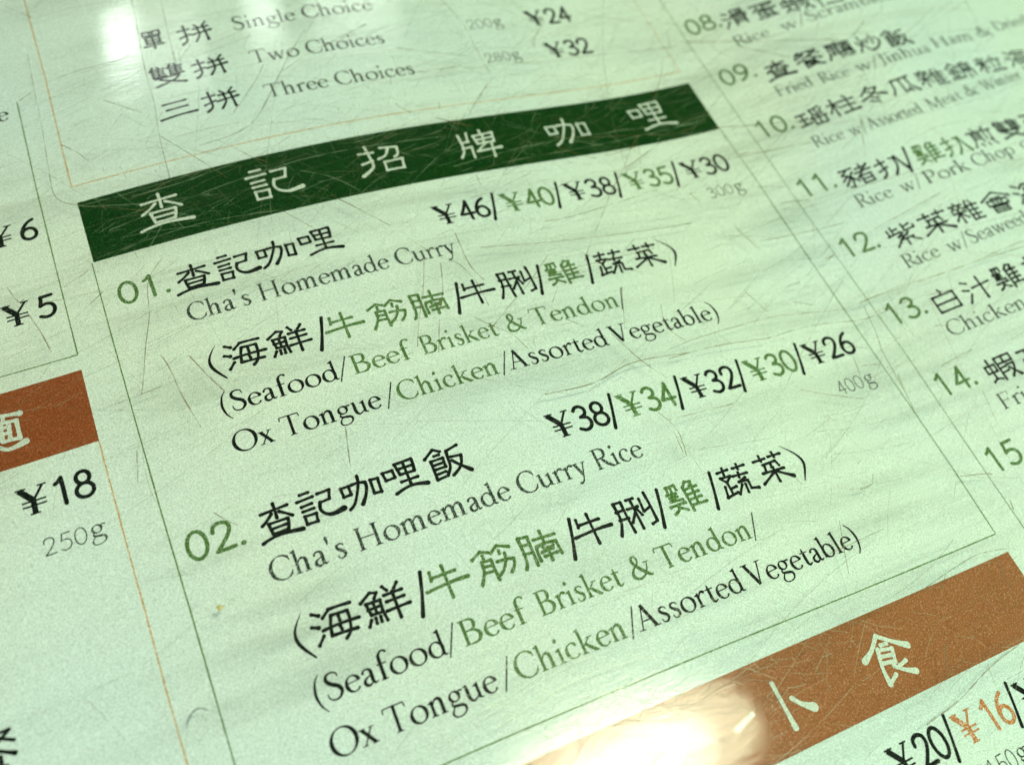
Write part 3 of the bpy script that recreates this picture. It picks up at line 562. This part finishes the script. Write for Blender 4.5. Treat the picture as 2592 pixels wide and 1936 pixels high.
han_line('dish_name', row('瑤柱冬瓜雜錦粒海', (113.2, 119.1, 125.3, 131.8, 138.7, 146.0, 153.6, 161.6), 16.8, 14.6, 3.8), 'black')
han_line('dish_name', row('豬扒', (113.4, 119.6), 30.5, 30.9), 'black'); slash(124.7, 30.4)
han_line('dish_name', row('雞扒', (127.2, 133.2), 30.8, 30.7), 'green', 'green dish name')
han_line('dish_name', row('煎雙蛋', (139.3, 145.9, 152.9), 30.3, 29.4), 'black')
han_line('dish_name', row('紫菜雜會海', (114.0, 119.8, 126.0, 132.2, 139.4), 43.4, 43.2), 'black')
han_line('dish_name', [('白', 113.5, 56.1, 4.3, 3.9), ('汁', 118.9, 56.3, 4.9, 4.1), ('雞', 124.8, 56.2, 5.0, 4.0), ('扒', 131.2, 56.0, 5.0, 4.0)], 'black')
han_line('dish_name', [('蝦', 114.1, 69.1, 4.9, 4.0), ('高', 120.0, 69.2, 5.0, 4.0)], 'black')
lat_line('dish_translation', [('Rice', 111.9, 118.7, -4.4, -4.2), ('w/Scrambled', 121, 148, -4.3, -6.5), ('Egg', 151, 161, -7, -8)], 'grey', em=3.7, wk=.9)
lat_line('dish_translation', [('Fried', 112.9, 119.8, 8.6, 8.9), ('Rice', 121.1, 127.0, 9.0, 9.1), ('w/Jinhua', 128.6, 146.6, 8.9, 7.6), ('Ham', 147.6, 158.4, 7.0, 6.2), ('&', 159.5, 163.8, 6.0, 5.6), ('Dried', 165, 175, 5.2, 4.2), ('Shrimp', 177, 191, 4, 2.6)], 'grey', em=3.6, wk=.9)
lat_line('dish_translation', [('Rice', 112.9, 118.6, 20.8, 21), ('w/Assorted', 119.6, 134.9, 21.1, 20.6), ('Meat', 136.3, 144.8, 20.4, 19.4), ('&', 145.9, 149.2, 19.2, 18.9), ('Winter', 150.6, 161.8, 18.7, 17.3), ('Melon', 163.2, 174, 17, 15.6)], 'grey', em=3.6, wk=.9)
lat_line('dish_translation', [('Rice', 112.9, 119.3, 34.3, 34.5), ('w/', 121.0, 125.2, 34.5, 34.4), ('Pork', 125.7, 135.2, 34.4, 34.0), ('Chop', 136.4, 146.5, 33.8, 33.0), ('or', 148.4, 152.5, 32.6, 32.3)], 'grey', em=3.9, wk=.9)
lat_line('dish_translation', [('Rice', 113.4, 119.8, 47.1), ('w/Seaweed', 121.4, 138.6, 47.2, 46.4), ('Seafood', 140, 153, 46.3, 45.5)], 'grey', em=3.9, wk=.9)
lat_line('dish_translation', [('Chicken', 112.8, 127.2, 59.9, 60.0), ('in Cream', 129, 143, 60.0)], 'grey', em=3.9, wk=.9)
lat_line('dish_translation', [('Fried', 112.9, 121.5, 73.0)], 'grey', em=3.9, wk=.9)

# ---------------------------------------------------------------- scratches in the film
SC = """15.7,-38.3 15.2,-32.2 14.3,-23.5 13.9,-14.9 13.1,-8.3 12.6,0.1|19.9,-36.2 19.3,-29.7 18.8,-22.3|-1.2,-31.7 -1.6,-24.1 -1.9,-15.9 -2.4,-8.1 -2.5,-2.3 -0.2,0.3 4.2,2.6 8.3,4.8|39.7,-24.2 35.6,-19.3 32.1,-14.4 25.7,-6.4 17.9,-4.7|43.9,-29 40.7,-24.8 38.9,-22.5|47.2,-21.6 39.8,-19.4 33.6,-16.1|-4,-22.6 -2.2,-23.6|31.2,-18.2 29.1,-15.2 24.2,-9.6|30.7,-12.2 27.9,-8.5 26.3,-6.9|13.3,-8.3 15.6,-4.7 18.7,0.3 20.1,2.8|20.6,-5 22.9,-2.2 24.4,-0.2 26.8,2|0.6,-24.9 4.9,-25.6 9.6,-25.6 14,-25.8|6.5,1.9 10.1,1.4 12.3,0.6 18.1,0.1|7.2,-18.4 9.5,-16.1 11.8,-13.9|0,-11.7 1.6,-9.7 2.9,-7.2|26.2,-7.4 20.1,-7.6 15.4,-7.5|-2.6,-43.2 -0.8,-40.9 0.8,-39.2|4.5,-5.3 4.4,-4.4|32.8,10.1 35.3,13.3|25.2,10.5 27.8,14.2 29.2,16.2|28,24.1 32.2,22.5|64.5,-27.2 66,-21.1 66,-15.2 66,-8.3|52.7,-17.2 58.2,-15.4 64.6,-13.4|80.1,-18.8 77.1,-15.6 76.5,-13.7|70.9,-10.6 79,-10.2 86.3,-10.3 102.6,-8.8|66.3,-8.2 63.5,-5.7 59.1,-1.2|53.4,-11.5 56.6,-11.3 61,-11.6|42.8,-20.6 45.5,-21.7 49.7,-23.4|105.7,-19.4 103.8,-17.6|98.3,-6.4 95.9,-2.7 92.5,1.6|85.6,8.8 82.8,11.2 79.2,15.2 75.2,18.9 69.9,24.6 66.8,27.8 64.1,31|33.6,11.2 36,14.2 38.9,18|48.2,-5.5 48.6,-4.3 49.9,-3|55,-4.2 54.6,-2.8|52.2,15.8 56.1,15.3 59.9,14.1 63.4,13.1|40.5,20.8 42,23.2 43.6,25.3 45.6,27 46.8,30.6 46.9,35|54.8,11.7 54.7,15|53.2,-1.1 58.3,1.9|70.3,8.8 72.9,10.7 75.6,12.3|86.1,8.6 89.5,9.7 95.3,9.7|89.3,10.8 86,12.3 79.5,15.2|77.3,11.9 81.4,11.6 84.2,10.9|84.7,28.2 75.7,27.8 64.8,27 57.1,26.2 49.9,25.1|82.7,20.5 66.9,22.6 61.4,22.7|69.6,6.5 78.5,7.8 85.9,8.9|94.3,16.9 99.3,16.9 103.8,17.7 108.9,18.4 113.4,19.1|97.1,17.4 101.9,17.8 108.4,18.4|104.2,-9.3 112.2,-6.4 119.9,-3 130.6,1|112.9,-4.8 116.1,-1.9 119.7,1.2|163.9,-3.8 162.5,1 161.4,4.5|123.9,17.1 121.4,21.9 119.9,25.3|99.8,24.4 103.8,25.6|101.7,28.5 106.6,29.5|91.6,30.3 92.2,32.9 93.2,35.8|87.7,22.4 88.5,24.7|111.2,38.8 120.1,37.5 127.2,36.4|93.8,34.3 103.7,35.1 109.4,35.6|133,0.6 137.4,-2.2|100.8,41.1 104.3,40.4|99.7,10.6 110.7,13.3 113.9,14.5|8.4,13.6 5.8,16.9 4.8,22.1 3.3,26.8 2,31.4 1.3,33.6|4.7,28.7 5.3,31.4 5.7,35.4 6.7,40.6|7.9,30.2 9.4,34.1 10.6,36.8|0.2,16.4 -4.2,19.6|-4.2,13.8 -0.9,12.3|-9.2,16.2 -8.1,20.2 -7.5,23.5|-10.9,11.1 -10,14 -9.2,14|-4.1,33.9 -0.3,33.7 3.7,33.3|-0.9,41 -1.7,45.2|59.1,28.7 55.2,32 52.2,34.2 49.7,35.8 45.4,38.9|55.1,32.3 67.9,31.7 76.6,31.4|47.3,21.7 47.1,27.5 48,30.7|41.4,24.7 39.2,30 36.4,35.6 35.2,38.5|43.3,26.2 41.7,31 39.9,34.4 37.5,40.2|56.5,40 60.2,43.5 60.8,44.8|61.8,43.9 63.9,49.2 66.2,52.8|57.9,34.5 55.9,36.9|44.2,36.3 45.8,38.1 48.1,40.5 49.2,43.3|71.7,41.1 70.6,45 72.2,48|62.1,57.3 63.4,60.4 62.7,64.3|48.3,50.4 55.5,50.7 62.7,49.2 72,49.9|67.4,36.8 65.3,41.3 64.1,43.9|22.7,46.7 21.5,52.1|68.9,48.6 74.8,47.9 84.2,47.6 89.5,47.8 99.4,49.6 103,49.6 106.5,49.3 112.4,49.2 120.8,49.9 134.7,49.2|85.1,50.8 93.5,50.8 103,52.4 110.6,51.9 118.8,52.9|68,50 76.4,49.9 85.6,50.9|103.4,49.5 110.8,49.5 133.9,50.2|92.9,46.2 96.4,47.9|86.3,42.5 87.8,46.7|100.2,41.5 104.1,40.6|93.5,43.4 96.1,43.2|85,59.9 88.9,61.9 93.9,64.1|96.5,57.4 96.2,58.7 95.5,61.1|96.8,59.2 99.9,59.9|103.4,50.4 102.6,54.7 101.5,58.4 101.1,62.4 100.6,66.4 100.2,68.2|108.6,63.4 111.8,63 114.8,62.8|112.2,68.9 111.7,71.2 111.2,73.7|101.5,62.2 100.9,64.8|111.8,57.2 114.1,58|100.3,79.1 104.5,80.1 105.3,80.6|87.7,74.7 86.6,75.9 84.4,76|62.8,60.5 62.5,63.7|76,71.9 76.5,72.8|63,58.8 69.2,59 73.5,59.1|96.3,55.6 99.6,56.9|5.3,52 6.5,53.6 7.4,54.5|78.6,78.9 76.9,82.3 75.4,85.5|105.4,84.6 104.9,86|100.3,90.2 94.8,89.4 86.3,90.4 84.6,90.7|97.7,90.9 97.1,93.7 96.5,97.1|66.4,91 66.2,93 65.9,94.9|63.7,93.7 64.1,95.2 64.3,96.7|92.9,101.2 86.9,102 79.7,103.7 73.6,104.4|89,90 87.1,91.6|82.7,97.5 80.6,100.1|53.1,91.8 55.5,92.3 57.7,93.3|74.4,82.4 84.3,81.9|43.2,84.6 48.6,87.8|39.1,87.7 41,88.8 43.2,90.4|40,83.2 35,83.3 28.7,84.3 20.9,85.5|34.9,87.7 33.8,90.8|26.8,78 33.1,78.8|25,84.3 33.2,83 37.5,82.4|26,86.3 36.2,84.9 44.3,85.4"""
def on_film(P, w, k):
    # the marks sit on the cover, above the print they are seen against
    P = [(u + (CAM.x - u) * lift(v) / CAM.z, v + (-CAM.y - v) * lift(v) / CAM.z) for u, v in P]
    k.stroke([(u, -v, w * random.uniform(.7, 1.25)) for u, v in P], False, 5)
k = Ink(0.02); k.on_cover = True
SC = SC.split('|')
for s in SC[:-7]:
    P = [tuple(float(c) for c in p.split(',')) for p in s.split()]
    on_film(P, random.uniform(0.10, 0.17), k)
k.build('deep_scratches', M['scratch'], menu, 'long brownish scratches in the clear film', 'stuff')
k = Ink(0.06); k.on_cover = True
def rnd_scratch(u, v, L, a, w):
    c = random.uniform(-.5, .5) * L * .10; n = 5; P = []
    for i in range(n):
        t = i / (n - 1) - .5; P.append((u + math.cos(a) * L * t - math.sin(a) * c * (t * t * 4), v + math.sin(a) * L * t + math.cos(a) * c * (t * t * 4)))
    on_film(P, w, k)
for i in range(950):
    u, v = random.uniform(-22, 170), random.uniform(-48, 112)
    if u < 60 and v > 55 and random.random() < .6: continue
    a = random.gauss(-0.18, 0.28) if random.random() < .62 else random.uniform(0, math.pi)
    rnd_scratch(u, v, random.lognormvariate(2.2, .75), a, random.uniform(0.03, 0.09))
for i in range(420):                       # dense scuffing along the upper band and the top of the sheet
    u, v = random.uniform(0, 105), random.gauss(-4, 12)
    rnd_scratch(u, v, random.lognormvariate(1.2, .7), random.gauss(-0.15, 0.7), random.uniform(0.035, 0.08))
for i in range(170):
    u, v = random.uniform(60, 160), random.uniform(-35, 50)
    rnd_scratch(u, v, random.lognormvariate(2.3, .6), random.gauss(-0.15, 0.25), random.uniform(0.04, 0.10))
k.build('fine_scratches', M['hairline'], menu, 'fine hairline scuffs in the clear film', 'stuff')

k = Ink(0.09); k.on_cover = True
for i in range(300):                       # pale scores: they show over the dark bands and in the lamp glare
    q = random.random()
    if q < .62: u, v, L_ = random.uniform(0, 101), random.uniform(-1, 12), random.lognormvariate(1.35, .7)
    elif q < .8: u, v, L_ = random.uniform(15, 100), random.gauss(95, 6), random.lognormvariate(1.3, .6)
    elif q < .88: u, v, L_ = random.uniform(-20, -4), random.uniform(27, 39), random.lognormvariate(1.0, .6)
    else: u, v, L_ = random.gauss(35, 12), random.gauss(88, 6), random.lognormvariate(2.2, .5)
    rnd_scratch(u, v, L_, random.gauss(-0.2, 0.3) if random.random() < .6 else random.uniform(0, math.pi), random.uniform(0.03, 0.09))
for P in ([(0.5, 1.0), (9, 3.6), (17, 4.8)], [(7, 1.6), (14, 1.4), (22, 0.2)], [(52, 9.4), (66, 7.6), (84, 7.4), (99, 9.2)], [(60, 10.2), (76, 9.6), (99, 8.4)], [(88, 10.6), (95, 8.2), (100, 7.6)], [(30, 4.4), (34, 7), (37, 10.6)],
          [(0.5, 10.6), (14, 9.6), (26, 10.9)], [(62, 1.5), (70, 6), (79, 10.4)], [(3, 6.5), (30, 2.5), (52, 3.0)]):
    on_film(P, 0.13, k)
for i in range(200):                       # worn patch by the lower band
    u, v = random.gauss(44, 16), random.gauss(90, 7)
    rnd_scratch(u, v, random.lognormvariate(1.6, .6), random.choice((-.5, .2, .9)) + random.gauss(0, .2), random.uniform(0.04, 0.09))
for s in SC[-7:]: on_film([tuple(float(c) for c in p.split(',')) for p in s.split()], 0.17, k)
k.build('pale_scratches', M['pale_scratch'], menu, 'pale scratches showing over the dark bands', 'stuff')

# ---------------------------------------------------------------- a hair and a speck of dried sauce on the film
def tube(P, r, sides=6):
    vs, fs = [], []; P = catmull([(a, b, c) for a, b, c in P], 8); n = len(P)
    for i, (x, y, z) in enumerate(P):
        a = P[max(0, i - 1)]; c = P[min(n - 1, i + 1)]; t = Vector((c[0] - a[0], c[1] - a[1], c[2] - a[2])).normalized()
        s = t.cross(Vector((0, 0, 1))).normalized(); q = s.cross(t); rr = r * (0.35 + .65 * math.sin(math.pi * (i + .6) / (n + .2)))
        for j in range(sides):
            g = 2 * math.pi * j / sides; p = Vector((x, y, z)) + s * math.cos(g) * rr + q * math.sin(g) * rr; vs.append(tuple(p))
    for i in range(n - 1):
        for j in range(sides): a = i * sides + j; b = i * sides + (j + 1) % sides; fs.append((a, b, b + sides, a + sides))
    return vs, fs
vs, fs = tube([(u, -v, bow(u, v) + lift(v) + .08 + dz) for u, v, dz in ((-3.15, 74.4, 0), (-2.8, 73.7, .1), (-2.1, 73.15, .2), (-1.4, 73.15, .1), (-0.85, 73.6, 0))], 0.07)
link('hair', vs, fs, M['hair'], None, 'short curved dark hair lying between the orange and green rules at lower left', None, 'hair', smooth=True)
vs, fs = [], []; u0, v0 = 3.0, 63.7
for j in range(5):
    for i in range(14):
        g = 2 * math.pi * i / 14; r = .62 * (0.62 + .16 * math.sin(3 * g + 1) + .1 * math.sin(5 * g)) * math.cos(j / 4 * 1.45); vs.append((u0 + r * math.cos(g), -v0 + r * .8 * math.sin(g), bow(u0, v0) + lift(v0) + .10 * math.sin(j / 4 * 1.45)))
for j in range(4):
    for i in range(14): a = j * 14 + i; b = j * 14 + (i + 1) % 14; fs.append((a, b, b + 14, a + 14))
fs.append(tuple(range(56, 70)))
link('sauce_speck', vs, fs, M['sauce'], None, 'tiny yellow speck of dried sauce below the number 02', None, 'speck', smooth=True)
